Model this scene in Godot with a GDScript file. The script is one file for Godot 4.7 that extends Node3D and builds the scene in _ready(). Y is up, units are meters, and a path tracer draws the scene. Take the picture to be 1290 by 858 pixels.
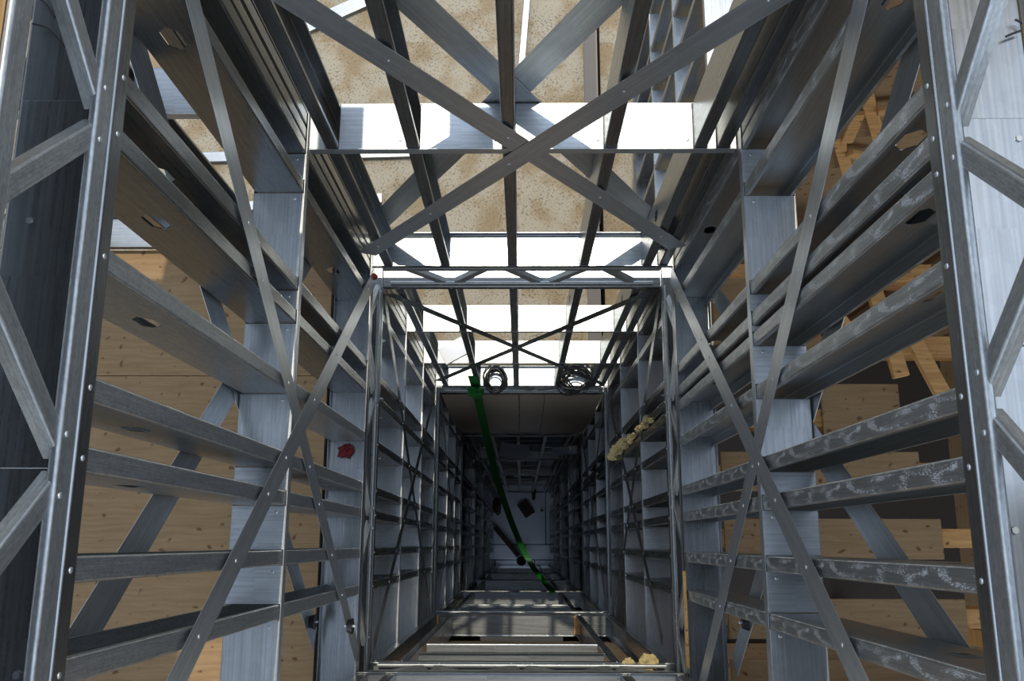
extends Node3D
# An unfinished lift shaft of light galvanised steel framing, looked down into from its open top.
# Shaft axes: x = right, n = towards the far wall (-z), h = depth below the camera; GH is the height of the camera over the pit floor.
const GH := 24.6
const RINGS := [1.165, 4.30, 7.76, 11.2, 14.6, 18.0, 21.3]     # depth of the bottom track that ends each storey
const STOREY := ["camera-level", "top", "second", "third", "fourth", "fifth", "sixth", "bottom"]
const ORD := ["first", "second", "third", "fourth", "fifth", "sixth", "seventh", "eighth", "ninth", "tenth", "eleventh", "twelfth", "thirteenth", "fourteenth", "fifteenth", "sixteenth"]
const TH := 0.002
const DEEP := 0.17                                             # wall thickness

var M := {}
var cache := {}
var taken := {}
var rng := RandomNumberGenerator.new()

func W(x: float, n: float, h: float) -> Vector3:
	return Vector3(x, GH - h, -n)

# ---------------------------------------------------------------- naming
func numbered(called: String) -> String:
	var k: int = taken.get(called, 0)
	taken[called] = k + 1
	return called if k == 0 else "%s_%03d" % [called, k]

func tag(o: Node3D, label: String, category: String, group := "", kind := "") -> Node3D:
	if label != "": o.set_meta("label", label)
	if category != "": o.set_meta("category", category)
	if group != "": o.set_meta("group", group)
	if kind != "": o.set_meta("kind", kind)
	return o

func thing(called: String, at: Vector3, label: String, category: String, group := "") -> Node3D:
	var o := Node3D.new()
	o.name = numbered(called)
	o.position = at
	add_child(o)
	return tag(o, label, category, group)

func part(called: String, mesh: Mesh, mat: Material, parent: Node3D, xf := Transform3D()) -> MeshInstance3D:
	var o := MeshInstance3D.new()
	o.name = called
	o.mesh = mesh
	o.material_override = mat
	o.transform = xf
	parent.add_child(o, true)
	return o

func solo(called: String, mesh: Mesh, mat: Material, xf: Transform3D, label: String, category: String, group := "") -> MeshInstance3D:
	var o := MeshInstance3D.new()
	o.name = numbered(called)
	o.mesh = mesh
	o.material_override = mat
	o.transform = xf
	add_child(o)
	tag(o, label, category, group)
	return o

func structure(called: String, mesh: Mesh, mat: Material, xf: Transform3D) -> MeshInstance3D:
	var o := solo(called, mesh, mat, xf, "", "")
	o.set_meta("kind", "structure")
	return o

# ---------------------------------------------------------------- meshes
func tri(st: SurfaceTool, p: Array, n: Array, uv: Array) -> void:
	var order := [0, 1, 2]
	var mean: Vector3 = n[0] + n[1] + n[2]
	if (p[1] - p[0]).cross(p[2] - p[0]).dot(mean) > 0.0:
		order = [0, 2, 1]
	for k in order:
		st.set_normal(n[k])
		st.set_uv(uv[k])
		st.add_vertex(p[k])

func quad(st: SurfaceTool, p: Array, n: Array, uv: Array) -> void:
	tri(st, [p[0], p[1], p[2]], [n[0], n[1], n[2]], [uv[0], uv[1], uv[2]])
	tri(st, [p[0], p[2], p[3]], [n[0], n[2], n[3]], [uv[0], uv[2], uv[3]])

# a line of corners (in x and z) with rounded bends: [[point, normal, length so far], ...]
func rounded(line: Array, r: float) -> Array:
	var out := []
	var run := 0.0
	var last: Vector2 = line[0]
	for i in line.size():
		var p: Vector2 = line[i]
		if i == 0 or i == line.size() - 1:
			var d: Vector2 = (line[1] - p).normalized() if i == 0 else (p - line[i - 1]).normalized()
			run += p.distance_to(last)
			last = p
			out.append([p, Vector2(-d.y, d.x), run])
			continue
		var a: Vector2 = (p - line[i - 1]).normalized()
		var b: Vector2 = (line[i + 1] - p).normalized()
		var bend := a.angle_to(b)
		var cut: float = r * absf(tan(bend / 2.0))
		for k in 4:
			var t := k / 3.0
			var na := Vector2(-a.y, a.x).rotated(bend * t)
			var side := signf(bend)
			var centre: Vector2 = p - a * cut + Vector2(-a.y, a.x) * r * side
			var q: Vector2 = centre - na * r * side
			run += q.distance_to(last)
			last = q
			out.append([q, na, run])
	return out

func add_sheet(st: SurfaceTool, line: Array, y0: float, y1: float, r := 0.005, th := TH) -> void:
	var pts := rounded(line, r)
	for s in [1.0, -1.0]:
		for i in pts.size() - 1:
			var a: Array = pts[i]
			var b: Array = pts[i + 1]
			var na: Vector2 = a[1] * s
			var nb: Vector2 = b[1] * s
			var pa: Vector2 = a[0] + na * th / 2
			var pb: Vector2 = b[0] + nb * th / 2
			var n3a := Vector3(na.x, 0, na.y)
			var n3b := Vector3(nb.x, 0, nb.y)
			quad(st, [Vector3(pa.x, y0, pa.y), Vector3(pb.x, y0, pb.y), Vector3(pb.x, y1, pb.y), Vector3(pa.x, y1, pa.y)], [n3a, n3b, n3b, n3a],
				[Vector2(y0, a[2]), Vector2(y0, b[2]), Vector2(y1, b[2]), Vector2(y1, a[2])])
	for e in [0, pts.size() - 1]:
		var p: Array = pts[e]
		var n: Vector2 = p[1]
		var d := Vector2(n.y, -n.x) * (-1.0 if e == 0 else 1.0)
		var u: Vector2 = p[0] + n * th / 2
		var v: Vector2 = p[0] - n * th / 2
		var n3 := Vector3(d.x, 0, d.y)
		quad(st, [Vector3(u.x, y0, u.y), Vector3(v.x, y0, v.y), Vector3(v.x, y1, v.y), Vector3(u.x, y1, u.y)], [n3, n3, n3, n3], [Vector2(y0, 0), Vector2(y0, th), Vector2(y1, th), Vector2(y1, 0)])
	for y in [y0, y1]:
		var n3 := Vector3(0, -1.0 if y == y0 else 1.0, 0)
		for i in pts.size() - 1:
			var a: Array = pts[i]
			var b: Array = pts[i + 1]
			var q := [a[0] + a[1] * th / 2, b[0] + b[1] * th / 2, b[0] - b[1] * th / 2, a[0] - a[1] * th / 2]
			quad(st, q.map(func(c): return Vector3(c.x, y, c.y)), [n3, n3, n3, n3], q.map(func(c): return Vector2(c.x, c.y)))

func sheet(line: Array, length: float, r := 0.005, th := TH) -> ArrayMesh:
	var key := str(line, length, r, th)
	if not cache.has(key):
		var st := SurfaceTool.new()
		st.begin(Mesh.PRIMITIVE_TRIANGLES)
		add_sheet(st, line, 0.0, length, r, th)
		cache[key] = st.commit()
	return cache[key]

# a chamfered bar centred on the origin; its long side may be any axis, UV runs along the longest
func add_bar(st: SurfaceTool, s: Vector3, bev: float, xf := Transform3D()) -> void:
	var h := s / 2
	var axis := s.max_axis_index()
	var put := func(ps: Array, n: Vector3) -> void:
		var uv := ps.map(func(p): return Vector2(p[axis], p[(axis + 1) % 3] + p[(axis + 2) % 3]))
		var q := ps.map(func(p): return xf * p)
		var nn := xf.basis * n
		if q.size() == 4:
			quad(st, q, [nn, nn, nn, nn], uv)
		else:
			tri(st, q, [nn, nn, nn], uv)
	for a in 3:
		var b := (a + 1) % 3
		var c := (a + 2) % 3
		for sa in [-1.0, 1.0]:
			var f := []
			for k in [[-1, -1], [1, -1], [1, 1], [-1, 1]]:
				var p := Vector3.ZERO
				p[a] = sa * h[a]; p[b] = k[0] * (h[b] - bev); p[c] = k[1] * (h[c] - bev)
				f.append(p)
			var n := Vector3.ZERO
			n[a] = sa
			put.call(f, n)
			if bev <= 0.0:
				continue
			for sb in [-1.0, 1.0]:
				var e := []
				for k in [[0, -1], [0, 1], [1, 1], [1, -1]]:
					var p := Vector3.ZERO
					p[a] = sa * (h[a] - bev * k[0]); p[b] = sb * (h[b] - bev * (1 - k[0])); p[c] = k[1] * (h[c] - bev)
					e.append(p)
				var m := Vector3.ZERO
				m[a] = sa; m[b] = sb
				put.call(e, m.normalized())
	if bev > 0.0:
		for sx in [-1.0, 1.0]:
			for sy in [-1.0, 1.0]:
				for sz in [-1.0, 1.0]:
					var k := Vector3(sx, sy, sz)
					put.call([Vector3(h.x, h.y - bev, h.z - bev) * k, Vector3(h.x - bev, h.y, h.z - bev) * k, Vector3(h.x - bev, h.y - bev, h.z) * k], k.normalized())

func bar(s: Vector3, bev := 0.0) -> ArrayMesh:
	var key := "bar" + str(s.snapped(Vector3.ONE * 1e-4), bev)
	if not cache.has(key):
		var st := SurfaceTool.new()
		st.begin(Mesh.PRIMITIVE_TRIANGLES)
		add_bar(st, s, bev)
		cache[key] = st.commit()
	return cache[key]

func rod(a: Vector3, b: Vector3, up: Vector3) -> Transform3D:     # y runs from a to b, z lies towards up
	var y := (b - a).normalized()
	var x := y.cross(up).normalized()
	return Transform3D(Basis(x, y, x.cross(y)), a)

func tube(path: Array, radius: float, sides := 8) -> ArrayMesh:
	var st := SurfaceTool.new()
	st.begin(Mesh.PRIMITIVE_TRIANGLES)
	var rings := []
	var side := Vector3.UP
	var run := 0.0
	for i in path.size():
		var d: Vector3 = (path[mini(i + 1, path.size() - 1)] - path[maxi(i - 1, 0)]).normalized()
		if i == 0 and absf(d.y) > 0.9: side = Vector3.RIGHT
		side = (side - d * side.dot(d)).normalized()
		if i: run += path[i].distance_to(path[i - 1])
		var other := d.cross(side)
		var ring := []
		for k in sides + 1:
			var n := side.rotated(d, TAU * k / sides)
			ring.append([path[i] + n * radius, n, Vector2(run, k * radius)])
		rings.append(ring)
	for i in rings.size() - 1:
		for k in sides:
			var q := [rings[i][k], rings[i][k + 1], rings[i + 1][k + 1], rings[i + 1][k]]
			quad(st, q.map(func(e): return e[0]), q.map(func(e): return e[1]), q.map(func(e): return e[2]))
	for e in [0, rings.size() - 1]:
		var n: Vector3 = (path[e] - path[1 if e == 0 else e - 1]).normalized()
		for k in sides:
			tri(st, [path[e], rings[e][k][0], rings[e][k + 1][0]], [n, n, n], [Vector2.ZERO, Vector2.ZERO, Vector2.ZERO])
	return st.commit()

func smooth(points: Array, steps := 8) -> Array:
	var out := []
	for i in points.size() - 1:
		var p0: Vector3 = points[maxi(i - 1, 0)]
		var p3: Vector3 = points[mini(i + 2, points.size() - 1)]
		for k in steps:
			out.append(points[i].cubic_interpolate(points[i + 1], p0, p3, float(k) / steps))
	out.append(points[-1])
	return out

# an uneven lump (foam, crumpled cloth, rubble)
func lump(size: Vector3, rough: float, seed_: int) -> ArrayMesh:
	var noise := FastNoiseLite.new()
	noise.seed = seed_
	noise.frequency = 1.4
	var st := SurfaceTool.new()
	st.begin(Mesh.PRIMITIVE_TRIANGLES)
	var at := func(i: int, k: int) -> Vector3:
		var a := PI * i / 10.0
		var b := TAU * (k % 16) / 16.0
		var d := Vector3(sin(a) * cos(b), cos(a), sin(a) * sin(b))
		return d * size / 2 * (1.0 + rough * noise.get_noise_3dv(d * 1.6) + 0.4 * rough * noise.get_noise_3dv(d * 5.0 + Vector3.ONE * 9))
	for i in 10:
		for k in 16:
			for t in [[at.call(i, k), at.call(i, k + 1), at.call(i + 1, k + 1)], [at.call(i, k), at.call(i + 1, k + 1), at.call(i + 1, k)]]:
				var n: Vector3 = (t[1] - t[0]).cross(t[2] - t[0]).normalized()
				if n.dot(t[0] + t[1] + t[2]) < 0: n = -n
				if n.length() > 0.5:
					tri(st, t, [n, n, n], [Vector2(t[0].x, t[0].y), Vector2(t[1].x, t[1].y), Vector2(t[2].x, t[2].y)])
	return st.commit()

# ---------------------------------------------------------------- materials
func picture(px: int, f: Callable) -> ImageTexture:
	var im := Image.create(px, px, false, Image.FORMAT_RGB8)
	for y in px:
		for x in px:
			im.set_pixel(x, y, f.call(x, y))
	return ImageTexture.create_from_image(im)

func noise_of(seed_: int, freq: float, kind := FastNoiseLite.TYPE_SIMPLEX_SMOOTH, octaves := 1) -> FastNoiseLite:
	var n := FastNoiseLite.new()
	n.seed = seed_
	n.frequency = freq
	n.noise_type = kind
	n.fractal_type = FastNoiseLite.FRACTAL_FBM if octaves > 1 else FastNoiseLite.FRACTAL_NONE
	n.fractal_octaves = octaves
	return n

func make_materials() -> void:
	var cell := noise_of(3, 0.07, FastNoiseLite.TYPE_CELLULAR)
	cell.cellular_return_type = FastNoiseLite.RETURN_CELL_VALUE
	var fine := noise_of(5, 0.09, FastNoiseLite.TYPE_SIMPLEX_SMOOTH, 3)
	var blot := noise_of(8, 0.012, FastNoiseLite.TYPE_SIMPLEX_SMOOTH, 4)
	var soft := noise_of(6, 0.06)
	var px := 384
	var galv := picture(px, func(x, y):
		var v: float = 0.88 + 0.015 * cell.get_noise_2d(x, y * 0.42) + 0.05 * soft.get_noise_2d(x * 0.05, y * 1.2)
		return Color(v * 0.985, v, v * 1.01))
	var rough := picture(px, func(x, y):
		var v: float = 0.62 + 0.06 * soft.get_noise_2d(x * 0.05, y * 0.9 + 70)
		return Color(v, v, v))
	# white zinc rust comes in blotches that have lost the shine of metal
	var rust := func(x, y) -> float:
		var face := smoothstep(0.03, 0.06, y / 384.0) * (1.0 - smoothstep(0.20, 0.235, y / 384.0))    # only on the front flange
		return face * smoothstep(0.02, 0.60, blot.get_noise_2d(x * 1.1, y * 1.6 + 31) + 0.75 * fine.get_noise_2d(x * 1.6, y * 2.0))
	var shine := picture(px, func(x, y):
		var v: float = 1.0 - 0.62 * rust.call(x, y)
		return Color(v, v, v))
	var scuff := picture(px, func(x, y):
		var v: float = 0.80 + 0.03 * cell.get_noise_2d(x, y) + 0.10 * fine.get_noise_2d(x * 0.06, y * 2.0) + 0.07 * fine.get_noise_2d(x, y)
		return Color(v * 0.985, v, v * 1.0))
	var spotted := picture(px, func(x, y):
		var v: float = lerpf(0.80 + 0.10 * fine.get_noise_2d(x * 0.06, y * 2.0), 1.0, rust.call(x, y) * 0.8)
		return Color(v * 0.985, v, v * 1.0))
	for spec in [["galv", galv, 0.66, 0.29, 0.97], ["scuffed", scuff, 0.78, 0.38, 0.80], ["spotted", spotted, 0.80, 0.37, 0.86], ["strap", galv, 0.86, 0.34, 0.84], ["plate", galv, 0.80, 0.38, 0.78]]:
		var m := StandardMaterial3D.new()
		m.albedo_color = Color(spec[2] * 0.985, spec[2], spec[2] * 1.005)
		m.albedo_texture = spec[1]
		m.metallic = spec[4]
		m.roughness = spec[3] / 0.62
		m.roughness_texture = rough
		if spec[0] == "spotted": m.metallic_texture = shine
		m.uv1_scale = Vector3(1.7, 4.0, 1)
		m.resource_name = spec[0]
		M[spec[0]] = m
	for k in 4:
		var m: StandardMaterial3D = M.spotted.duplicate()
		m.uv1_offset = Vector3(0.27 * k + 0.1, 0, 0)
		M["spotted_%d" % k] = m
	var knots := noise_of(12, 0.016)
	var grain := noise_of(14, 0.05, FastNoiseLite.TYPE_SIMPLEX_SMOOTH, 3)
	for spec in [["plywood", Color(0.585, 0.48, 0.335), Color(0.465, 0.36, 0.24)], ["lumber", Color(0.82, 0.64, 0.40), Color(0.60, 0.42, 0.22)]]:
		var light: Color = spec[1]
		var dark: Color = spec[2]
		var ply := picture(px, func(x, y):
			var g: float = grain.get_noise_2d(x * 0.16, y * 2.6 + 5.0 * knots.get_noise_2d(x, y)) + 0.25 * grain.get_noise_2d(x * 1.2, y * 6.0)
			var k: float = smoothstep(0.74, 0.92, knots.get_noise_2d(x * 3.0, y * 4.2))
			var c := light.lerp(dark, clampf(0.30 + 0.42 * g, 0, 1))
			c = c.lerp(Color(0.30, 0.19, 0.10), k * 0.75)
			return c)
		var m := StandardMaterial3D.new()
		m.albedo_texture = ply
		m.roughness = 0.75
		m.uv1_triplanar = true
		m.uv1_world_triplanar = true
		m.uv1_scale = Vector3(0.9, 0.9, 0.9)
		m.resource_name = spec[0]
		M[spec[0]] = m
	var soil := noise_of(21, 0.011, FastNoiseLite.TYPE_SIMPLEX_SMOOTH, 5)
	var speck := noise_of(23, 0.16, FastNoiseLite.TYPE_SIMPLEX_SMOOTH, 2)
	var conc := picture(512, func(x, y):
		var s: float = soil.get_noise_2d(x, y)
		var t: float = smoothstep(-0.35, 0.55, s + 0.25 * speck.get_noise_2d(x, y))
		var c := Color(0.53, 0.50, 0.43).lerp(Color(0.44, 0.37, 0.26), t * 0.8)
		var d: float = smoothstep(0.28, 0.55, speck.get_noise_2d(x, y) + 0.3 * soil.get_noise_2d(x + 300, y))
		c = c.lerp(Color(0.28, 0.24, 0.19), d * 0.5)
		var w: float = 1.0 + 0.10 * speck.get_noise_2d(x * 2, y * 2 + 99)
		return Color(c.r * w, c.g * w, c.b * w))
	var cm := StandardMaterial3D.new()
	cm.albedo_texture = conc
	cm.roughness = 0.9
	cm.uv1_triplanar = true
	cm.uv1_world_triplanar = true
	cm.uv1_scale = Vector3(0.42, 0.42, 0.42)
	cm.resource_name = "concrete"
	M.concrete = cm
	for spec in [["pale_floor", Color(0.72, 0.75, 0.80), 0.6], ["green", Color(0.04, 0.36, 0.10), 0.6], ["cable", Color(0.05, 0.05, 0.055), 0.4], ["foam", Color(0.66, 0.60, 0.42), 0.9], ["red", Color(0.40, 0.05, 0.04), 0.8],
			["cardboard", Color(0.15, 0.13, 0.11), 0.9], ["screed", Color(0.36, 0.34, 0.32), 0.95], ["dark_board", Color(0.27, 0.32, 0.36), 0.8], ["block", Color(0.30, 0.30, 0.30), 0.95], ["earth", Color(0.46, 0.42, 0.36), 0.95], ["orange", Color(0.75, 0.32, 0.10), 0.6]]:
		var m := StandardMaterial3D.new()
		m.albedo_color = spec[1]
		m.roughness = spec[2]
		m.resource_name = spec[0]
		M[spec[0]] = m
	var clad := StandardMaterial3D.new()
	clad.albedo_color = Color(0.72, 0.65, 0.56)
	clad.metallic = 0.35
	clad.roughness = 0.36
	M.cladding = clad
	var drawing := picture(128, func(x, y):
		var c := Color(0.86, 0.87, 0.88)
		if (x % 40 < 2 and x > 20 and y > 30 and y < 110) or (y % 26 < 2 and x > 20 and x < 104 and y > 30) or (x > 66 and x < 100 and y > 70 and y < 74) or (absi(x - y) < 2 and y > 40 and y < 90):
			c = Color(0.35, 0.38, 0.42)
		return c)
	var pm := StandardMaterial3D.new()
	pm.albedo_texture = drawing
	pm.roughness = 0.8
	M.paper = pm

# ---------------------------------------------------------------- frame of one shaft wall: t along it, d outwards, h down
const WALLS := {
	"left": {"at": -0.75, "out": Vector3(-1, 0, 0), "open": Vector3(0, 0, -1)},
	"right": {"at": 0.755, "out": Vector3(1, 0, 0), "open": Vector3(0, 0, 1)},
	"far": {"at": 1.349, "out": Vector3(0, 0, -1), "open": Vector3(1, 0, 0)},
	"near": {"at": -0.57, "out": Vector3(0, 0, 1), "open": Vector3(-1, 0, 0)},
	"far_west": {"at": 1.43, "out": Vector3(0, 0, -1), "open": Vector3(1, 0, 0)},
	"wing": {"at": 1.07, "out": Vector3(1, 0, 0), "open": Vector3(0, 0, 1)},
}

func on(side: String, t: float, d: float, h: float) -> Vector3:
	var w: Dictionary = WALLS[side]
	if side in ["left", "right", "wing"]:
		return W(w.at + d * w.out.x, t, h)
	return W(t, w.at - d * w.out.z, h)

func axes(side: String) -> Basis:      # x outwards, y up, z to the open side of the studs
	var w: Dictionary = WALLS[side]
	return Basis(w.out, Vector3.UP, w.open)

func along(side: String) -> Vector3:   # the way t grows
	return Vector3(0, 0, -1) if side in ["left", "right", "wing"] else Vector3(1, 0, 0)

func side_words(side: String) -> String:
	return {"left": "left shaft wall", "right": "right shaft wall", "far": "far shaft wall", "near": "near shaft wall", "far_west": "wall beyond the left room", "wing": "wing wall on the terrace"}[side]

var screw_mesh: Mesh
func screw(parent: Node3D, at: Vector3, out: Vector3, size := 1.0) -> void:
	if screw_mesh == null:
		var s := SphereMesh.new()
		s.radius = 0.006
		s.height = 0.006
		s.is_hemisphere = false
		s.radial_segments = 8
		s.rings = 4
		screw_mesh = s
	var y := out.normalized()
	var x := y.cross(Vector3(0.3, 0.5, 0.8)).normalized()
	var xf := parent.global_transform.affine_inverse() * Transform3D(Basis(x, y, x.cross(y)).scaled(Vector3.ONE * size), at)
	part("screw", screw_mesh, M.strap, parent, xf)

const STUD := [Vector2(0.014, 0.045), Vector2(0.001, 0.045), Vector2(0.001, 0.001), Vector2(0.165, 0.001), Vector2(0.165, 0.045), Vector2(0.152, 0.045)]

func stud_mesh(length: float, holes: Array) -> ArrayMesh:
	if holes.is_empty():
		return sheet(STUD, length)
	var key := "stud" + str(length, holes)
	if cache.has(key): return cache[key]
	var st := SurfaceTool.new()
	st.begin(Mesh.PRIMITIVE_TRIANGLES)
	var y := 0.0
	for hole in holes:                                # [low, high] of each punched hole
		add_sheet(st, STUD, y, hole[0])
		add_sheet(st, [STUD[0], STUD[1], STUD[2], Vector2(0.058, 0.001)], hole[0], hole[1])
		add_sheet(st, [Vector2(0.106, 0.001), STUD[3], STUD[4], STUD[5]], hole[0], hole[1])
		for c in [[0.058, hole[0], 1, 1], [0.058, hole[1], 1, -1], [0.106, hole[0], -1, 1], [0.106, hole[1], -1, -1]]:
			for z in [0.0, 0.002]:
				var n := Vector3(0, 0, -1 if z == 0.0 else 1)
				tri(st, [Vector3(c[0], c[1], z), Vector3(c[0] + 0.022 * c[2], c[1], z), Vector3(c[0], c[1] + 0.022 * c[3], z)], [n, n, n], [Vector2(c[1], 0), Vector2(c[1], 0.02), Vector2(c[1] + 0.02, 0)])
		y = hole[1]
	add_sheet(st, STUD, y, length)
	cache[key] = st.commit()
	return cache[key]

func web_at(side: String, c: float) -> float:
	return c + (0.0225 if side in ["right", "near", "wing"] else -0.0225)

func stud(side: String, c: float, h0: float, h1: float, label: String, holes := [], mat := "galv") -> MeshInstance3D:
	return solo("wall_stud", stud_mesh(h1 - h0, holes), M[mat], Transform3D(axes(side), on(side, web_at(side, c), 0.002, h1)), label, "wall stud", "studs of the " + side_words(side))

# horizontal blocking between the studs: a front strip, a rear strip and a plate in every gap
func noggin(side: String, t0: float, t1: float, h: float, cs: Array, label: String, plates := true) -> Node3D:
	var o := thing("noggin", on(side, (t0 + t1) / 2, DEEP / 2, h), label, "blocking", "blocking of the " + side_words(side))
	var inv := o.transform.affine_inverse()
	var dir := along(side)
	var up := Vector3.UP
	var out: Vector3 = WALLS[side].out
	var b := Basis(dir, up, dir.cross(up))
	var longb := t1 - t0
	part("front_flange", bar(Vector3(longb, 0.038, 0.0015)), M.strap, o, inv * Transform3D(b, on(side, (t0 + t1) / 2, -0.0015, h + 0.019)))
	part("rear_flange", bar(Vector3(longb, 0.038, 0.0015)), M.galv, o, inv * Transform3D(b, on(side, (t0 + t1) / 2, DEEP + 0.0015, h + 0.019)))
	var edges := [t0]
	var sorted := cs.duplicate()
	sorted.sort()
	for c in sorted:
		if c - 0.026 > t0 and c + 0.026 < t1:
			edges.append(c - 0.0245)
			edges.append(c + 0.0245)
	edges.append(t1)
	for k in range(0, edges.size() if plates else 0, 2):
		var a: float = edges[k]
		var e: float = edges[k + 1]
		if e - a > 0.02:
			var plate := part("web_plate", bar(Vector3(e - a, 0.002, DEEP), 0.0008), M.plate, o, inv * Transform3D(b, on(side, (a + e) / 2, DEEP / 2, h)))
			if e - a > 0.06: screw(plate, on(side, e - 0.02, 0.03, h - 0.001), Vector3.UP)
	return o

# a track lies along the wall: web flat, flanges up (a bottom track) or down (a top track)
func track(side: String, t0: float, t1: float, h: float, up: bool, cs: Array, label: String, mat := "galv") -> MeshInstance3D:
	var f := 0.042
	var line := [Vector2(-0.002, f), Vector2(-0.002, 0), Vector2(DEEP + 0.002, 0), Vector2(DEEP + 0.002, f)]
	var out: Vector3 = WALLS[side].out
	var z := Vector3.UP if up else Vector3.DOWN
	var y := z.cross(out)
	var a := on(side, t0, 0, h)
	var b := on(side, t1, 0, h)
	var start := a if (b - a).dot(y) > 0 else b
	var o := solo("wall_track", sheet(line, t1 - t0, 0.005), M[mat], Transform3D(Basis(out, y, z), start), label, "track", "tracks of the " + side_words(side))
	for c in cs:
		if c > t0 and c < t1:
			screw(o, on(side, c, -0.003, h + (-0.024 if up else 0.024)), -out)
	return o

# shallow truss of cold-formed steel: two chords and slanting webs
func truss(side: String, t0: float, t1: float, h: float, nodes: Array, label: String, step := 0.27) -> Node3D:
	var o := thing("floor_truss", on(side, (t0 + t1) / 2, 0.03, h + 0.16), label, "floor truss", "floor trusses round the shaft")
	var inv := o.transform.affine_inverse()
	var out: Vector3 = WALLS[side].out
	var chord := [Vector2(0.016, 0.014), Vector2(0.016, 0.001), Vector2(0.0, 0.001), Vector2(0.0, 0.05), Vector2(0.016, 0.05), Vector2(0.016, 0.037)]
	var lower: Node3D
	for top in [true, false]:
		var z := Vector3.UP if top else Vector3.DOWN
		var y := z.cross(out)
		var hh: float = h + (0.058 if top else 0.282)
		var a := on(side, t0, 0, hh)
		var b := on(side, t1, 0, hh)
		var start := a if (b - a).dot(y) > 0 else b
		var made := part("top_chord" if top else "bottom_chord", sheet(chord, t1 - t0, 0.006), M.scuffed, o, inv * Transform3D(Basis(out, y, z), start))
		if not top: lower = made
	var w := [Vector2(0.028, 0.019), Vector2(0.0, 0.019), Vector2(0.0, -0.019), Vector2(0.028, -0.019)]
	for n in nodes:
		for s in [-1, 1]:
			var p := on(side, n + 0.025 * s, 0.006, h + 0.315)
			var q := on(side, n + step * s, 0.006, h + 0.028)
			if n + step * s < t0 or n + step * s > t1: continue
			var y := (q - p).normalized()
			var z := out.cross(y)
			part("web", sheet(w, p.distance_to(q), 0.005), M.scuffed, o, inv * Transform3D(Basis(out, y, z), p))
			screw(lower, on(side, n + 0.05 * s, -0.0015, h + 0.300), -out)
	return o

# a flat diagonal strap screwed to the studs it crosses
func strap(side: String, t0: float, h0: float, t1: float, h1: float, width: float, d: float, cs: Array, label: String, mat := "strap") -> void:
	var a := on(side, t0, d, h0)
	var b := on(side, t1, d, h1)
	var out: Vector3 = WALLS[side].out
	var y := (b - a).normalized()
	var o := solo("diagonal_strap", bar(Vector3(width, a.distance_to(b), 0.0015)), M[mat], Transform3D(Basis(y.cross(out), y, out), (a + b) / 2), label, "brace strap", "diagonal straps of the " + side_words(side))
	var face := -out if d < 0.05 else out
	for c in cs:
		var k: float = (c - t0) / (t1 - t0)
		if k > 0.02 and k < 0.98:
			screw(o, on(side, c, d, lerpf(h0, h1, k)) + face * 0.001, face)

# ---------------------------------------------------------------- the scene
const STUDS := {
	"left": [-0.715, -0.21, -0.045, 0.14, 0.262, 0.50, 0.737, 0.851, 1.20, 1.345, 1.395, 1.45, 1.497],
	"right": [-0.715, -0.228, -0.058, 0.127, 0.247, 0.48, 0.654, 0.723, 0.829, 1.175, 1.345, 1.395, 1.45, 1.497],
	"far": [-0.665, -0.38, -0.045, 0.312, 0.625, 0.705],
	"near": [-0.72, -0.59, 0.47, 0.72],
}

func wall_storey(side: String, k: int) -> void:
	var r0: float = RINGS[k - 1]
	var r1: float = RINGS[k] if k < RINGS.size() else GH
	var words := side_words(side)
	var where: String = "%s, %s storey" % [words, STOREY[k]]
	var cs: Array = STUDS[side]
	var t0 := -0.74
	var t1 := 1.52
	if side in ["far", "near"]:
		t0 = -0.745
		t1 = 0.75
	var top := r0 + 0.335
	var n := cs.size()
	for i in n:
		var holes := []
		if side != "near" and k <= 2:
			var up: float = r1 - (1.93 if side == "left" else 1.80)
			if k == 2: up = r1 - 5.2
			if i % 2 == 0 or i == 7: holes = [[0.45, 0.55], [up - 0.05, up + 0.05]]
			else: holes = [[up - 0.05, up + 0.05]]
		var end := "far" if side in ["left", "right"] else "left"
		var label := "galvanised steel stud in %s, %s from its %s end" % [where, ORD[n - 1 - i] if end == "far" else ORD[i], end]
		stud(side, cs[i], top + 0.004, r1 - 0.004, label, holes, "spotted_%d" % (i * 3 % 4) if k == 1 and side == "right" else "scuffed" if k == 1 and side == "left" and i < 6 else "galv")
	track(side, t0, t1, top, false, cs if k <= 2 else [], "top track of %s, flat over its stud heads" % where)
	track(side, t0, t1, r1, true, [], "bottom track of %s, flat under its stud feet" % where)
	var levels := [2.909] if k == 1 else [5.668, 6.716] if k == 2 else [lerpf(top, r1, 0.335), lerpf(top, r1, 0.67)]
	if side == "left" and k == 1: levels = [2.89]
	if side == "right" and k == 1: levels = [2.86]
	if side != "near":
		for i in levels.size():
			noggin(side, t0, t1, levels[i], cs, "%s row of %s between the studs of %s" % ["only" if levels.size() == 1 else ["upper", "lower"][i], "plate blocking" if k < 4 else "thin strip blocking", where], k < 4)

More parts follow.
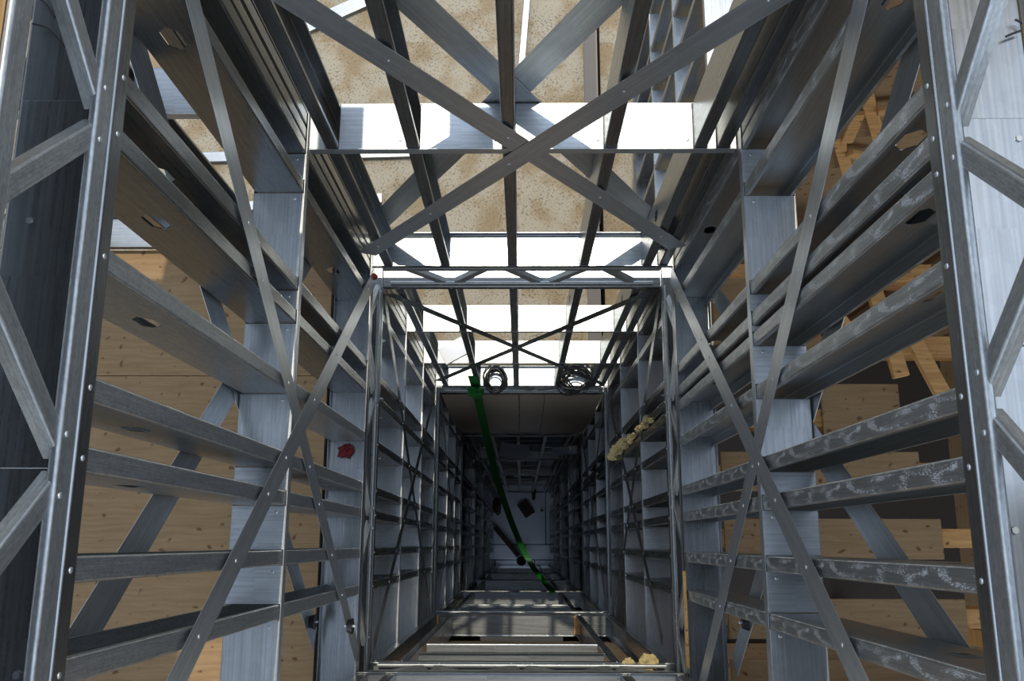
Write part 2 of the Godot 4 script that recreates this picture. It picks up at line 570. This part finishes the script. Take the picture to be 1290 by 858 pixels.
func _ready() -> void:
	rng.seed = 7
	# ---- camera
	var cam := Camera3D.new()
	cam.name = "camera"
	cam.fov = 41.62
	cam.near = 0.05
	cam.far = 400.0
	cam.transform = Transform3D(Basis(Vector3(0.99994352, -0.01036518, -0.00235016), Vector3(0, 0.22112383, -0.97524574), Vector3(0.01062827, 0.97519065, 0.22111134)), Vector3(0, GH, 0))
	add_child(cam)
	# ---- sky, sun, exposure
	var env := Environment.new()
	env.background_mode = Environment.BG_SKY
	var sky := Sky.new()
	var sm := ProceduralSkyMaterial.new()
	sm.sky_top_color = Color(0.74, 0.79, 0.87)
	sm.sky_horizon_color = Color(0.86, 0.90, 0.95)
	sm.ground_bottom_color = Color(0.42, 0.40, 0.37)
	sm.ground_horizon_color = Color(0.62, 0.62, 0.60)
	sm.sun_angle_max = 1.0
	sky.sky_material = sm
	env.sky = sky
	env.background_energy_multiplier = 2.5
	env.tonemap_mode = Environment.TONE_MAPPER_LINEAR
	env.tonemap_exposure = 1.15
	env.sdfgi_enabled = true
	env.ssao_enabled = true
	env.ssil_enabled = true
	var we := WorldEnvironment.new()
	we.name = "environment"
	we.environment = env
	add_child(we)
	var sun := DirectionalLight3D.new()
	sun.name = "sun"
	sun.light_color = Color(1.0, 0.95, 0.86)
	sun.light_energy = 0.75
	sun.light_angular_distance = 0.5
	sun.shadow_enabled = true
	var el := deg_to_rad(70.0)
	var az := deg_to_rad(1.5)                                     # a little east of the far side
	var to_sun := Vector3(cos(el) * sin(az), sin(el), -cos(el) * cos(az))
	sun.transform = Transform3D(Basis.looking_at(-to_sun, Vector3(1, 0, 0)), Vector3(0, 40, 0))
	add_child(sun)
	make_materials()
	build_setting()
	build_shaft()
	build_rooms()
	build_clutter()

func slab(called: String, x0: float, x1: float, n0: float, n1: float, h0: float, h1: float, mat: String) -> MeshInstance3D:
	return structure(called, bar(Vector3(x1 - x0, h1 - h0, n1 - n0)), M[mat], Transform3D(Basis(), W((x0 + x1) / 2, (n0 + n1) / 2, (h0 + h1) / 2)))

func build_setting() -> void:
	slab("ground", -60, 60, -60, 60, GH + 0.02, GH + 0.5, "earth")
	# decks of the rooms on both sides, landing decks on the near side
	slab("ceiling_left", -5.5, -1.52, -3.5, 2.40, 1.06, 1.15, "dark_board")
	slab("ceiling_left_edge", -1.74, -0.765, 2.40, 2.95, 1.06, 1.15, "dark_board")
	slab("ceiling_left_inner", -1.22, -0.765, -3.5, 2.40, 1.06, 1.15, "dark_board")
	slab("wall_hoarding_left", -1.75, -0.9, 2.45, 2.51, -3.6, 1.06, "plywood")
	slab("ceiling_right", 1.5, 5.5, -3.5, 3.2, 1.06, 1.15, "dark_board")
	slab("ceiling_right_edge", 0.98, 1.5, 1.62, 3.2, 1.06, 1.15, "dark_board")
	slab("ceiling_right_near", 0.98, 1.5, -3.5, 0.10, 1.06, 1.15, "dark_board")
	slab("ceiling_upper_near", -0.95, 0.95, -4.0, 0.25, -2.7, -2.5, "dark_board")
	slab("wall_hoarding_right", 0.95, 1.7, 1.80, 1.86, -2.85, 1.06, "plywood")
	slab("floor_near_top", -5.5, 5.5, -4.5, -0.78, 4.14, 4.24, "plywood")
	slab("floor_near_second", -5.5, 5.5, -4.5, -0.78, 7.60, 7.72, "plywood")
	slab("floor_left_second", -5.5, -0.935, -0.78, 1.55, 7.62, 7.74, "screed")
	slab("floor_right_second", 0.94, 5.5, -0.78, 1.55, 7.62, 7.74, "screed")
	# terrace of stained concrete on the far side
	slab("floor_terrace", -7.0, 0.72, 1.56, 9.0, 7.85, 8.15, "concrete")
	slab("floor_terrace_right", 0.76, 7.0, 1.56, 9.0, 7.87, 8.15, "concrete")
	# lower storeys are closed in, save the bottom one
	slab("wall_left", -5.6, -5.4, -4.6, 9.0, 7.9, GH, "block")
	slab("wall_right", 5.4, 5.6, -4.6, 9.0, 7.9, GH, "block")
	slab("wall_near", -5.4, 5.4, -4.7, -4.5, 7.9, 21.6, "block")
	slab("wall_far", -5.4, 5.4, 3.0, 3.2, 8.16, GH, "block")
	for k in [3, 4, 5, 6]:
		var h: float = RINGS[k]
		slab("floor_left_%s" % STOREY[k], -5.4, -0.935, -4.5, 2.3, h - 0.16, h - 0.02, "screed")
		slab("floor_right_%s" % STOREY[k], 0.94, 5.4, -4.5, 2.3, h - 0.16, h - 0.02, "screed")
	# pit floor of pale slabs with dark joints
	var pit := slab("floor_pit", -2.2, 2.2, -2.2, 3.0, GH - 0.01, GH + 0.02, "dark_board")
	var n := -2.1
	var row := 0
	var edges := [-2.0, -0.9, -0.42, -0.02, 1.6, 2.6]
	for i in edges.size() - 1:
		var x := -2.0 + 0.25 * (i % 2)
		while x < 2.0:
			var w := 1.05 if i != 3 else 2.4
			part("floor_panel", bar(Vector3(w - 0.025, 0.02, edges[i + 1] - edges[i] - 0.025), 0.004), M.pale_floor, pit, pit.transform.affine_inverse() * Transform3D(Basis(), W(x + w / 2, (edges[i] + edges[i + 1]) / 2, GH - 0.02)))
			x += w

func build_shaft() -> void:
	for side in ["left", "right", "far"]:
		for k in range(1, 8):
			wall_storey(side, k)
	for k in range(1, 8):
		wall_storey("near", k)
	# trusses of each ring
	var ring_words := ["topmost ring", "under the top storey", "under the second storey", "under the third storey", "under the fourth storey", "under the fifth storey", "under the sixth storey"]
	for i in RINGS.size():
		var h: float = RINGS[i]
		truss("left", -0.74, 1.34, h, [-0.50, 0.124, 0.748, 1.36], "zigzag steel truss along the left shaft wall, %s" % ring_words[i])
		truss("right", -0.74, 1.34, h, [-0.42, 0.228, 0.71, 1.30], "zigzag steel truss along the right shaft wall, %s" % ring_words[i])
		if i > 0:
			truss("far", -0.70, 0.70, h, [-0.38, 0.124, 0.62], "zigzag steel truss along the far shaft wall, %s" % ring_words[i], 0.22)
		truss("near", -0.70, 0.70, h, [-0.45, 0.0, 0.45], "zigzag steel truss along the near shaft wall, %s" % ring_words[i], 0.2)
	# straps: [wall, storey, t0, h0, t1, h1, width, d, words]
	for s in [
		["left", 1.335, 1.60, -0.50, 4.27, 0.085, -0.006, "inner", "top", "falling from far to near"],
		["left", 1.317, 4.34, -0.62, 1.56, 0.085, -0.009, "inner", "top", "falling from near to far"],
		["right", 1.31, 1.60, -0.60, 3.99, 0.085, -0.006, "inner", "top", "falling from far to near"],
		["right", 1.315, 4.30, -0.68, 1.58, 0.085, -0.009, "inner", "top", "falling from near to far"],
		["far", -0.73, 1.79, 0.725, 3.97, 0.095, -0.006, "inner", "top", "falling from left to right"],
		["far", 0.73, 1.87, -0.735, 4.05, 0.095, -0.009, "inner", "top", "falling from right to left"],
		["far", -0.60, 1.75, 0.70, 4.25, 0.12, 0.176, "outer", "top", "falling from left to right"],
		["far", 0.52, 1.75, -0.72, 4.18, 0.12, 0.179, "outer", "top", "falling from right to left"],
		["left", 1.30, 1.74, -0.42, 4.20, 0.11, 0.176, "outer", "top", "falling from far to near"],
		["left", -0.45, 1.66, 1.30, 3.83, 0.11, 0.179, "outer", "top", "falling from near to far"],
		["right", 1.30, 1.74, -0.52, 4.15, 0.11, 0.179, "outer", "top", "falling from far to near"],
		["right", -0.50, 1.62, 1.20, 4.20, 0.11, 0.176, "outer", "top", "falling from near to far"],
		["far", -0.73, 4.76, 0.70, 7.62, 0.06, -0.006, "inner", "second", "falling from left to right"],
		["far", 0.73, 4.66, -0.71, 7.45, 0.06, -0.009, "inner", "second", "falling from right to left"],
		["left", 1.30, 4.72, -0.55, 7.62, 0.07, -0.006, "inner", "second", "falling from far to near"],
		["left", -0.50, 4.72, 1.30, 7.62, 0.07, -0.009, "inner", "second", "falling from near to far"],
		["right", 1.30, 4.72, -0.55, 7.50, 0.07, -0.006, "inner", "second", "falling from far to near"],
		["right", -0.50, 4.98, 1.25, 7.66, 0.07, -0.009, "inner", "second", "falling from near to far"],
	]:
		strap(s[0], s[1], s[2], s[3], s[4], s[5], s[6], STUDS[s[0]], "%s brace strap %s, %s, %s storey" % [s[7], s[9], side_words(s[0]), s[8]], "strap" if s[8] == "top" else "galv")
	for k in range(3, 7):
		var a: float = RINGS[k - 1] + 0.42
		var b: float = RINGS[k] - 0.12
		for side in ["left", "right"]:
			strap(side, 1.30, a, -0.55, b, 0.07, -0.006, STUDS[side] if k == 3 else [], "inner brace strap falling from far to near, %s, %s storey" % [side_words(side), STOREY[k]])
			strap(side, -0.55, a, 1.30, b, 0.07, -0.009, STUDS[side] if k == 3 else [], "inner brace strap falling from near to far, %s, %s storey" % [side_words(side), STOREY[k]])
	# headers over the door openings of the near wall
	for k in [2, 3]:
		var h: float = RINGS[k - 1]
		for j in 2:
			track("near", -0.55, 0.44, h + 0.74 + 0.42 * j, j == 0, [], "%s header channel across the door opening of the near wall, %s storey" % [["upper", "lower"][j], STOREY[k]])

const FRAME := [[1.344, 3.207, 1.554, 3.62, 0.0, "upper rail of the lumber frame behind the right studs"], [1.36, 3.58, 1.537, 3.962, 0.0, "lower rail of the lumber frame behind the right studs"],
	[1.392, 3.571, 1.35, 3.312, 0.031, "longest rung of the lumber frame behind the right studs"], [1.42, 3.299, 1.62, 3.25, 0.031, "top rung of the lumber frame, reaching to the right"], [1.445, 3.691, 1.575, 3.741, 0.031, "lowest rung of the lumber frame behind the right studs"]]

func build_rooms() -> void:
	# left room: plywood sheets on the deck
	var deck := 4.25
	for s in [[-2.153, -0.937, 0.79, 1.425, "far plywood sheet of the left room's deck, beside the shaft"], [-2.153, -0.937, -1.65, 0.787, "near plywood sheet of the left room's deck, beside the shaft"],
			[-3.373, -2.157, 0.40, 1.425, "far plywood sheet of the left room's deck, away from the shaft"], [-3.373, -2.157, -2.04, 0.397, "near plywood sheet of the left room's deck, away from the shaft"]]:
		solo("plywood_sheet", bar(Vector3(s[1] - s[0], 0.02, s[3] - s[2]), 0.0015), M.plywood, Transform3D(Basis(), W((s[0] + s[1]) / 2, (s[2] + s[3]) / 2, deck + 0.01)), s[4], "plywood sheet", "deck sheets of the left room")
	slab("floor_left_top", -5.5, -0.937, -0.78, 1.425, 4.272, 4.40, "dark_board")
	# wall beyond the left room
	var cs := [-1.02, -1.36, -1.69, -2.25, -2.7]
	for i in cs.size():
		stud("far_west", cs[i], 1.504, 4.236, "steel stud of the wall beyond the left room, %s from the shaft" % ORD[i])
	track("far_west", -2.9, -0.96, 4.24, true, [], "bottom track of the wall beyond the left room, lit by sun")
	track("far_west", -2.9, -0.96, 1.50, false, [], "top track of the wall beyond the left room")
	noggin("far_west", -2.9, -0.96, 2.80, cs, "plate blocking of the wall beyond the left room, dull blue")
	# wing wall on the terrace, beyond the right end of the far wall
	var ws := [1.9, 2.25, 2.6, 2.95, 3.3, 3.65, 4.0, 4.35]
	for i in ws.size():
		stud("wing", ws[i], 4.70, 7.846, "steel stud of the wing wall on the terrace, %s from the shaft" % ORD[i])
	for i in 2:
		noggin("wing", 1.75, 4.5, [5.668, 6.716][i], ws, "%s blocking row of the wing wall on the terrace" % ["upper", "lower"][i])
	track("wing", 1.75, 4.5, 7.85, true, [], "bottom track of the wing wall on the terrace")
	track("wing", 1.75, 4.5, 4.69, false, [], "top track of the wing wall on the terrace")
	# right room: loose boards and lumber over a dark void
	for s in [[0.97, 2.005, -0.069, 0.12, 4.40, "plywood strip of the right room, second from the near end, clean right edge"], [0.97, 2.08, -0.43, -0.25, 4.40, "plywood strip of the right room beside the sunlit near one"],
			[0.97, 1.9, -0.70, -0.52, 4.40, "plywood strip of the right room in a patch of sun at the very near end"], [0.97, 1.93, 0.25, 0.44, 4.40, "plywood strip of the right room, third from the near end"], [1.48, 1.862, 0.47, 0.775, 4.40, "short knotty plywood board of the right room, fourth from the near end"],
			[0.97, 1.5, 0.90, 1.32, 4.40, "wide plywood board of the right room in the far corner by the shaft"]]:
		solo("plywood_strip", bar(Vector3(s[1] - s[0], 0.02, s[3] - s[2]), 0.0015), M.plywood, Transform3D(Basis(), W((s[0] + s[1]) / 2, (s[2] + s[3]) / 2, s[4])), s[5], "plywood strip", "loose plywood of the right room")
	for s in [[1.0, 2.6, 0.61, 4.516, 0.09, "wide joist of the right room under the short knotty board"], [1.0, 2.6, 0.03, 4.516, 0.09, "joist of the right room under the clean-edged strip"], [1.0, 2.6, -0.34, 4.516, 0.09, "joist of the right room under the strip nearest the near wall"],
			[1.0, 2.6, 0.345, 4.516, 0.09, "joist of the right room under the third strip"], [1.0, 2.6, 0.98, 4.516, 0.09, "joist of the right room under the wide far board"], [1.0, 2.6, 1.36, 4.516, 0.09, "joist of the right room along its far edge"]]:
		solo("lumber_joist", bar(Vector3(s[1] - s[0], 0.19, s[4]), 0.004), M.lumber, Transform3D(Basis(), W((s[0] + s[1]) / 2, s[2], s[3])), s[5], "joist", "wooden joists of the right room")
	for s in [[1.93, 0.98, 2.09, 0.60, 4.32, "pale lumber stick slanting beside the short knotty board"], [1.86, 0.80, 1.72, 1.45, 4.34, "pale lumber stick running to the far edge of the right room"], [1.30, 1.46, 1.62, 0.98, 4.285, "pale lumber stick of the frame behind the right studs, inner one"],
			[1.24, 1.12, 1.62, 1.30, 4.33, "short lumber rung of the frame behind the right studs, lower one"], [1.30, 1.35, 1.75, 1.52, 4.37, "short lumber rung of the frame behind the right studs, upper one"]]:
		var a := W(s[0], s[1], s[4])
		var b := W(s[2], s[3], s[4])
		var y := (b - a).normalized()
		solo("lumber_stick", bar(Vector3(0.075, a.distance_to(b), 0.038), 0.003), M.lumber, Transform3D(Basis(y.cross(Vector3.UP), y, Vector3.UP), (a + b) / 2), s[5], "lumber", "loose lumber of the right room")
	slab("wall_right_room_far", 0.95, 4.2, 1.74, 1.76, 1.16, 7.60, "plywood")
	slab("wall_right_room_side", 3.6, 3.7, -3.5, 1.73, 3.9, 7.60, "plywood")
	for s in [[2.55, -0.6, 1.7, "ledger beam of the right room carrying the outer joist ends"]]:
		solo("ledger_beam", bar(Vector3(0.09, 0.14, s[2] - s[1]), 0.004), M.lumber, Transform3D(Basis(), W(s[0], (s[1] + s[2]) / 2, 4.683)), s[3], "beam")
	for n in [-0.5, 1.6]:
		solo("lumber_post", bar(Vector3(0.09, 2.865, 0.09), 0.004), M.lumber, Transform3D(Basis(), W(2.55, n, 6.187)), "%s wooden post under the ledger beam of the right room" % ["near" if n < 0 else "far"], "post")
	for f in FRAME:
		var a := W(f[0], 1.715, f[1])
		var b := W(f[2], 1.715, f[3])
		var y := (b - a).normalized()
		solo("frame_stick", bar(Vector3(0.05, a.distance_to(b), 0.036 if f[4] == 0.0 else 0.022), 0.003), M.lumber, Transform3D(Basis(y.cross(Vector3.BACK), y, Vector3.BACK), (a + b) / 2 + Vector3(0, 0, f[4])), f[5], "lumber", "lumber frame on the far side of the right room")
	# splice plates on the topmost top tracks
	for p in [[-0.845, 0.12, 0.79, "overlapping splice plate on the topmost top track, left wall"], [0.850, 0.33, 0.75, "overlapping splice plate on the topmost top track, right wall"]]:
		solo("splice_plate", bar(Vector3(0.140, 0.004, p[2] - p[1]), 0.0015), M.galv, Transform3D(Basis(), W(p[0], (p[1] + p[2]) / 2, 1.496)), p[3], "steel plate")
	# joist stubs that reach out over the far wall at the open top
	for s in [[-0.62, "left steel joist stub over the far wall"], [-0.16, "right steel joist stub over the far wall"]]:
		solo("joist_stub", sheet([Vector2(-0.08, 0.0), Vector2(-0.08, 0.05), Vector2(0.08, 0.05), Vector2(0.08, 0.0)], 0.73), M.galv, rod(W(s[0], 1.42, 1.20), W(s[0], 2.15, 1.20), Vector3.UP), s[1], "joist")
	# things lying on the terrace
	slab("trim_1", 0.60, 0.715, 1.6, 8.9, 7.80, 7.86, "screed")
	for s in [[-3.0, 3.54, -0.66, 3.60, 0.10, "long galvanised channel lying on the terrace parallel to the far wall"], [-2.75, 3.04, -1.30, 3.13, 0.09, "shorter galvanised channel lying on the terrace nearest the far wall"],
			[-2.40, 4.76, -1.42, 5.25, 0.14, "slanting galvanised channel lying on the terrace at its far left"], [0.07, 5.4, -0.015, 4.28, 0.06, "narrow steel pipe profile lying across the terrace, pointing at the shaft"]]:
		var a := W(s[0], s[1], 7.846)
		var b := W(s[2], s[3], 7.846)
		var w: float = s[4]
		solo("loose_channel", sheet([Vector2(-w / 2, 0.001), Vector2(-w / 2, 0.04), Vector2(w / 2, 0.04), Vector2(w / 2, 0.001)], a.distance_to(b)), M.galv, rod(a, b, Vector3.UP), s[5], "steel channel", "loose steel on the terrace")
	# sheet steel that closes the far wall under the second storey
	for i in 3:
		var x := [-0.74, -0.02, 0.22, 0.745]
		var y0: float = x[i]
		var y1: float = x[i + 1] - 0.006
		var bow := []
		for j in 13:
			var q := j / 12.0
			bow.append(Vector2(0.004 - 0.05 * sin(PI * q), (0.5 - q) * 2.9))
		solo("cladding_panel", sheet(bow, y1 - y0, 0.3), M.cladding, Transform3D(Basis(Vector3(0, 0, -1), Vector3(1, 0, 0), Vector3.UP), W(y0, 1.338, 9.62)), "dull steel sheet closing the far wall below the terrace, %s" % ["left one", "narrow middle one", "right one"][i], "steel sheet", "steel sheets below the terrace")

func build_clutter() -> void:
	# green band hanging down the shaft
	var path := smooth([W(-0.40, 1.335, 7.2), W(-0.40, 1.325, 7.75), W(-0.385, 1.22, 8.6), W(-0.27, 0.70, 9.9), W(-0.08, 0.15, 11.2), W(0.12, -0.25, 11.5), W(0.37, -0.56, 10.9)], 10)
	var st := SurfaceTool.new()
	st.begin(Mesh.PRIMITIVE_TRIANGLES)
	for i in path.size() - 1:
		var side := Vector3(0.038, 0, 0)
		for s in [-1.0, 1.0]:
			var n: Vector3 = Vector3(1, 0, 0).cross(path[i + 1] - path[i]).normalized() * s
			var off := n * 0.002
			quad(st, [path[i] - side + off, path[i] + side + off, path[i + 1] + side + off, path[i + 1] - side + off], [n, n, n, n], [Vector2(0, i), Vector2(1, i), Vector2(1, i + 1), Vector2(0, i + 1)])
	var band := solo("green_band", st.commit(), M.green, Transform3D(), "green fabric band hanging down the shaft from the far wall to the near side", "fabric band")
	part("knotted_end", lump(Vector3(0.14, 0.42, 0.07), 0.6, 4), M.green, band, Transform3D(Basis(), W(-0.40, 1.29, 7.75)))
	# coils of cable on the far wall
	for c in [[-0.225, 0.085, 9, 0.0, "black cable coil resting on the far wall left of its middle stud"], [0.468, 0.125, 15, 1.0, "tangled black cable coil resting on the far wall right of its middle stud"]]:
		var pts := []
		for i in c[2] * 16 + 1:
			var a: float = TAU * i / 16.0
			var turn: float = a / TAU
			var r: float = 1.0 + 0.16 * sin(turn * 2.4) + c[3] * 0.20 * sin(a * 0.63)
			var n: float = 1.395 + sin(a + c[3] * 0.3 * sin(turn)) * 0.10 * r
			pts.append(W(c[0] + cos(a) * c[1] * r + 0.012 * sin(turn * 5.1), n, 7.735 - 0.016 * turn - c[3] * 0.03 * sin(a * 1.3) + (0.9 * maxf(0.0, 1.345 - n))))
		solo("cable_coil", tube(pts, 0.0065, 6), M.cable, Transform3D(), c[4], "cable coil")
	# drawing sheet left on the blocking
	solo("paper_drawing", bar(Vector3(0.20, 0.003, 0.14)), M.paper, Transform3D(Basis(Vector3.UP, 0.5), W(-0.52, 1.44, 6.70)), "white paper drawing lying on the blocking of the far wall", "paper")
	# crumpled red cloth and a red paint cap on the left wall
	solo("red_cloth", lump(Vector3(0.075, 0.035, 0.06), 0.8, 3), M.red, Transform3D(Basis(), W(-0.84, 0.43, 4.275)), "crumpled red cloth on the bottom track of the left shaft wall", "cloth")
	solo("red_tag", lump(Vector3(0.03, 0.06, 0.03), 0.4, 5), M.red, Transform3D(Basis(), W(-0.735, 1.30, 4.29)), "small dark red tag in the far left corner of the shaft", "tag")
	# dry foam along the right wall, and on the near right corner
	var foam := thing("spray_foam", W(0.728, 0.69, 6.4), "ragged bead of pale yellow foam between two studs of the right wall", "spray foam")
	for i in 44:
		var h := lerpf(5.05, 7.55, i / 43.0) + rng.randf_range(-0.05, 0.05)
		var big := rng.randf_range(0.022, 0.036) * (1.9 if i > 22 and i < 36 else 1.0)
		part("foam_blob", lump(Vector3(big, big * 1.7, big), 0.8, 20 + i), M.foam, foam, Transform3D(Basis(), Vector3(rng.randf_range(-0.012, 0.004), 6.4 - h, rng.randf_range(-0.025, 0.025))))
	for f in [[0.62, -0.565, 4.62, 0.10, "larger torn piece of yellow foam on the truss in the near right corner"], [0.52, -0.57, 4.62, 0.06, "smaller torn piece of yellow foam on the truss in the near right corner"]]:
		solo("foam_scrap", lump(Vector3(f[3], f[3] * 0.5, f[3] * 0.8), 0.7, int(f[3] * 100)), M.foam, Transform3D(Basis(), W(f[0], f[1], f[2])), f[4], "foam scrap")
	solo("wood_shim", bar(Vector3(0.012, 0.03, 0.42), 0.002), M.lumber, Transform3D(Basis(), W(0.744, -0.33, 4.24)), "pale wooden shim on the right side of the ring below the top storey", "shim")
	solo("wood_shim", bar(Vector3(0.012, 0.02, 0.34), 0.002), M.lumber, Transform3D(Basis(), W(-0.765, 0.82, 1.16)), "thin wooden shim on the upper chord of the topmost left truss", "shim")
	for b in [[-0.71, "left wooden block at the end of the door sill of the near wall"], [0.46, "right wooden block at the end of the door sill of the near wall"]]:
		solo("sill_block", bar(Vector3(0.055, 0.04, 0.15), 0.003), M.lumber, Transform3D(Basis(), W(b[0], -0.655, 7.738)), b[1], "wood block")
	# stray wires and bolts on the topmost top tracks
	for w in [[[[-0.915, 1.00], [-0.892, 0.985], [-0.870, 0.955]], "upper black wire end on the topmost plate of the left wall"], [[[-0.91, 0.942], [-0.878, 0.93], [-0.843, 0.893]], "lower black wire end on the topmost plate of the left wall"],
			[[[0.908, 0.943], [0.916, 0.939], [0.923, 0.934]], "short black wire end on the topmost plate of the right wall"], [[[0.887, 0.908], [0.90, 0.914], [0.916, 0.92]], "longer black wire end on the topmost plate of the right wall"]]:
		solo("wire_end", tube(smooth(w[0].map(func(q): return W(q[0], q[1], 1.487)), 5), 0.0022, 6), M.cable, Transform3D(), w[1], "wire")
	for b in [[-0.872, 0.557, "bolt head on the left topmost plate between two truss webs"], [-0.80, -0.205, "bolt head on the left topmost plate, nearest the near wall"], [0.89, 0.709, "bolt head on the right topmost plate, upper one"], [0.80, 0.023, "bolt head on the right topmost plate, lower one"]]:
		var m := CylinderMesh.new()
		m.top_radius = 0.006
		m.bottom_radius = 0.008
		m.height = 0.008
		m.radial_segments = 6
		m.rings = 1
		solo("bolt_head", m, M.scuffed, Transform3D(Basis(), W(b[0], b[1], 1.495)), b[2], "bolt")
	# dark tensioner discs where the outer straps are tied down
	for q in [[-0.913, -0.335, 4.08, -1.0, "black tensioner disc on the outer strap behind the left wall"], [-0.732, -0.345, 3.99, 1.0, "black plug pressed into the inner strap of the left wall"], [0.921, -0.315, 3.87, 1.0, "black tensioner disc on the outer strap behind the right wall"]]:
		var o := thing("strap_tensioner", W(q[0], q[1], q[2]), q[4], "tensioner")
		var disc := CylinderMesh.new()
		disc.top_radius = 0.024
		disc.bottom_radius = 0.034
		disc.height = 0.024
		disc.radial_segments = 16
		part("disc", disc, M.cable, o, Transform3D(Basis(Vector3(0, 0, 1), PI / 2), Vector3.ZERO))
		part("bolt", bar(Vector3(0.05, 0.010, 0.010), 0.002), M.strap, o)
	# litter on the pit floor and on the far blocking of the third storey
	solo("cardboard_square", bar(Vector3(0.30, 0.02, 0.42), 0.004), M.cardboard, Transform3D(Basis(Vector3.UP, 0.6), W(0.12, 0.92, GH - 0.045)), "dark square of board lying askew on the pale pit floor", "board")
	solo("pit_plank", bar(Vector3(0.13, 0.04, 1.0), 0.004), M.cardboard, Transform3D(Basis(Vector3.UP, 0.70), W(-0.40, 0.06, GH - 0.055)), "dark plank lying slantwise on the pit floor beside the bucket", "plank")
	var bucket := thing("bucket", W(0.0, -0.44, GH - 0.03), "dark bucket standing on the pit floor at the end of the plank", "bucket")
	var bm := CylinderMesh.new()
	bm.top_radius = 0.13
	bm.bottom_radius = 0.10
	bm.height = 0.26
	bm.cap_top = false
	part("pail", bm, M.cable, bucket, Transform3D(Basis(), Vector3(0, 0.13, 0)))
	var rim := TorusMesh.new()
	rim.inner_radius = 0.122
	rim.outer_radius = 0.136
	part("rim", rim, M.dark_board, bucket, Transform3D(Basis(), Vector3(0, 0.26, 0)))
	for r in [[-0.66, 1.00, 0.24, 0.42, "sack", "dark ragged sack slumped at the left edge of the pit floor"], [0.33, 1.33, 0.10, 0.36, "rag", "narrow dark rag at the far edge of the pit floor"], [0.55, 0.87, 0.06, 0.06, "stone", "small dark stone alone on the pit floor"],
			[-0.36, 1.66, 0.34, 0.26, "rubble_heap", "rubble heap at the far edge of the pit floor, left one"], [0.12, 1.80, 0.36, 0.30, "rubble_heap", "rubble heap at the far edge of the pit floor, middle one"], [0.60, 1.70, 0.34, 0.26, "rubble_heap", "rubble heap at the far edge of the pit floor, right one"]]:
		solo(r[4], lump(Vector3(r[2], minf(0.2, r[2] * 0.6), r[3]), 0.7, int(r[0] * 50) + 60), M.cardboard, Transform3D(Basis(), W(r[0], r[1], GH - 0.03 - minf(0.2, r[2] * 0.6) * 0.4)), r[5], r[4].replace("_", " "))
	for b in [[-0.10, 1.235, 12.325, 0.40, 0.20, -0.16, "grey board lying on the far blocking in the third storey, larger one"], [0.60, 1.25, 12.325, 0.34, 0.11, 0.05, "grey board lying on the far blocking in the third storey, smaller one"]]:
		solo("grey_board", bar(Vector3(b[3], 0.012, b[4]), 0.002), M.pale_floor, Transform3D(Basis(Vector3.UP, b[5]), W(b[0], b[1], b[2])), b[6], "board")
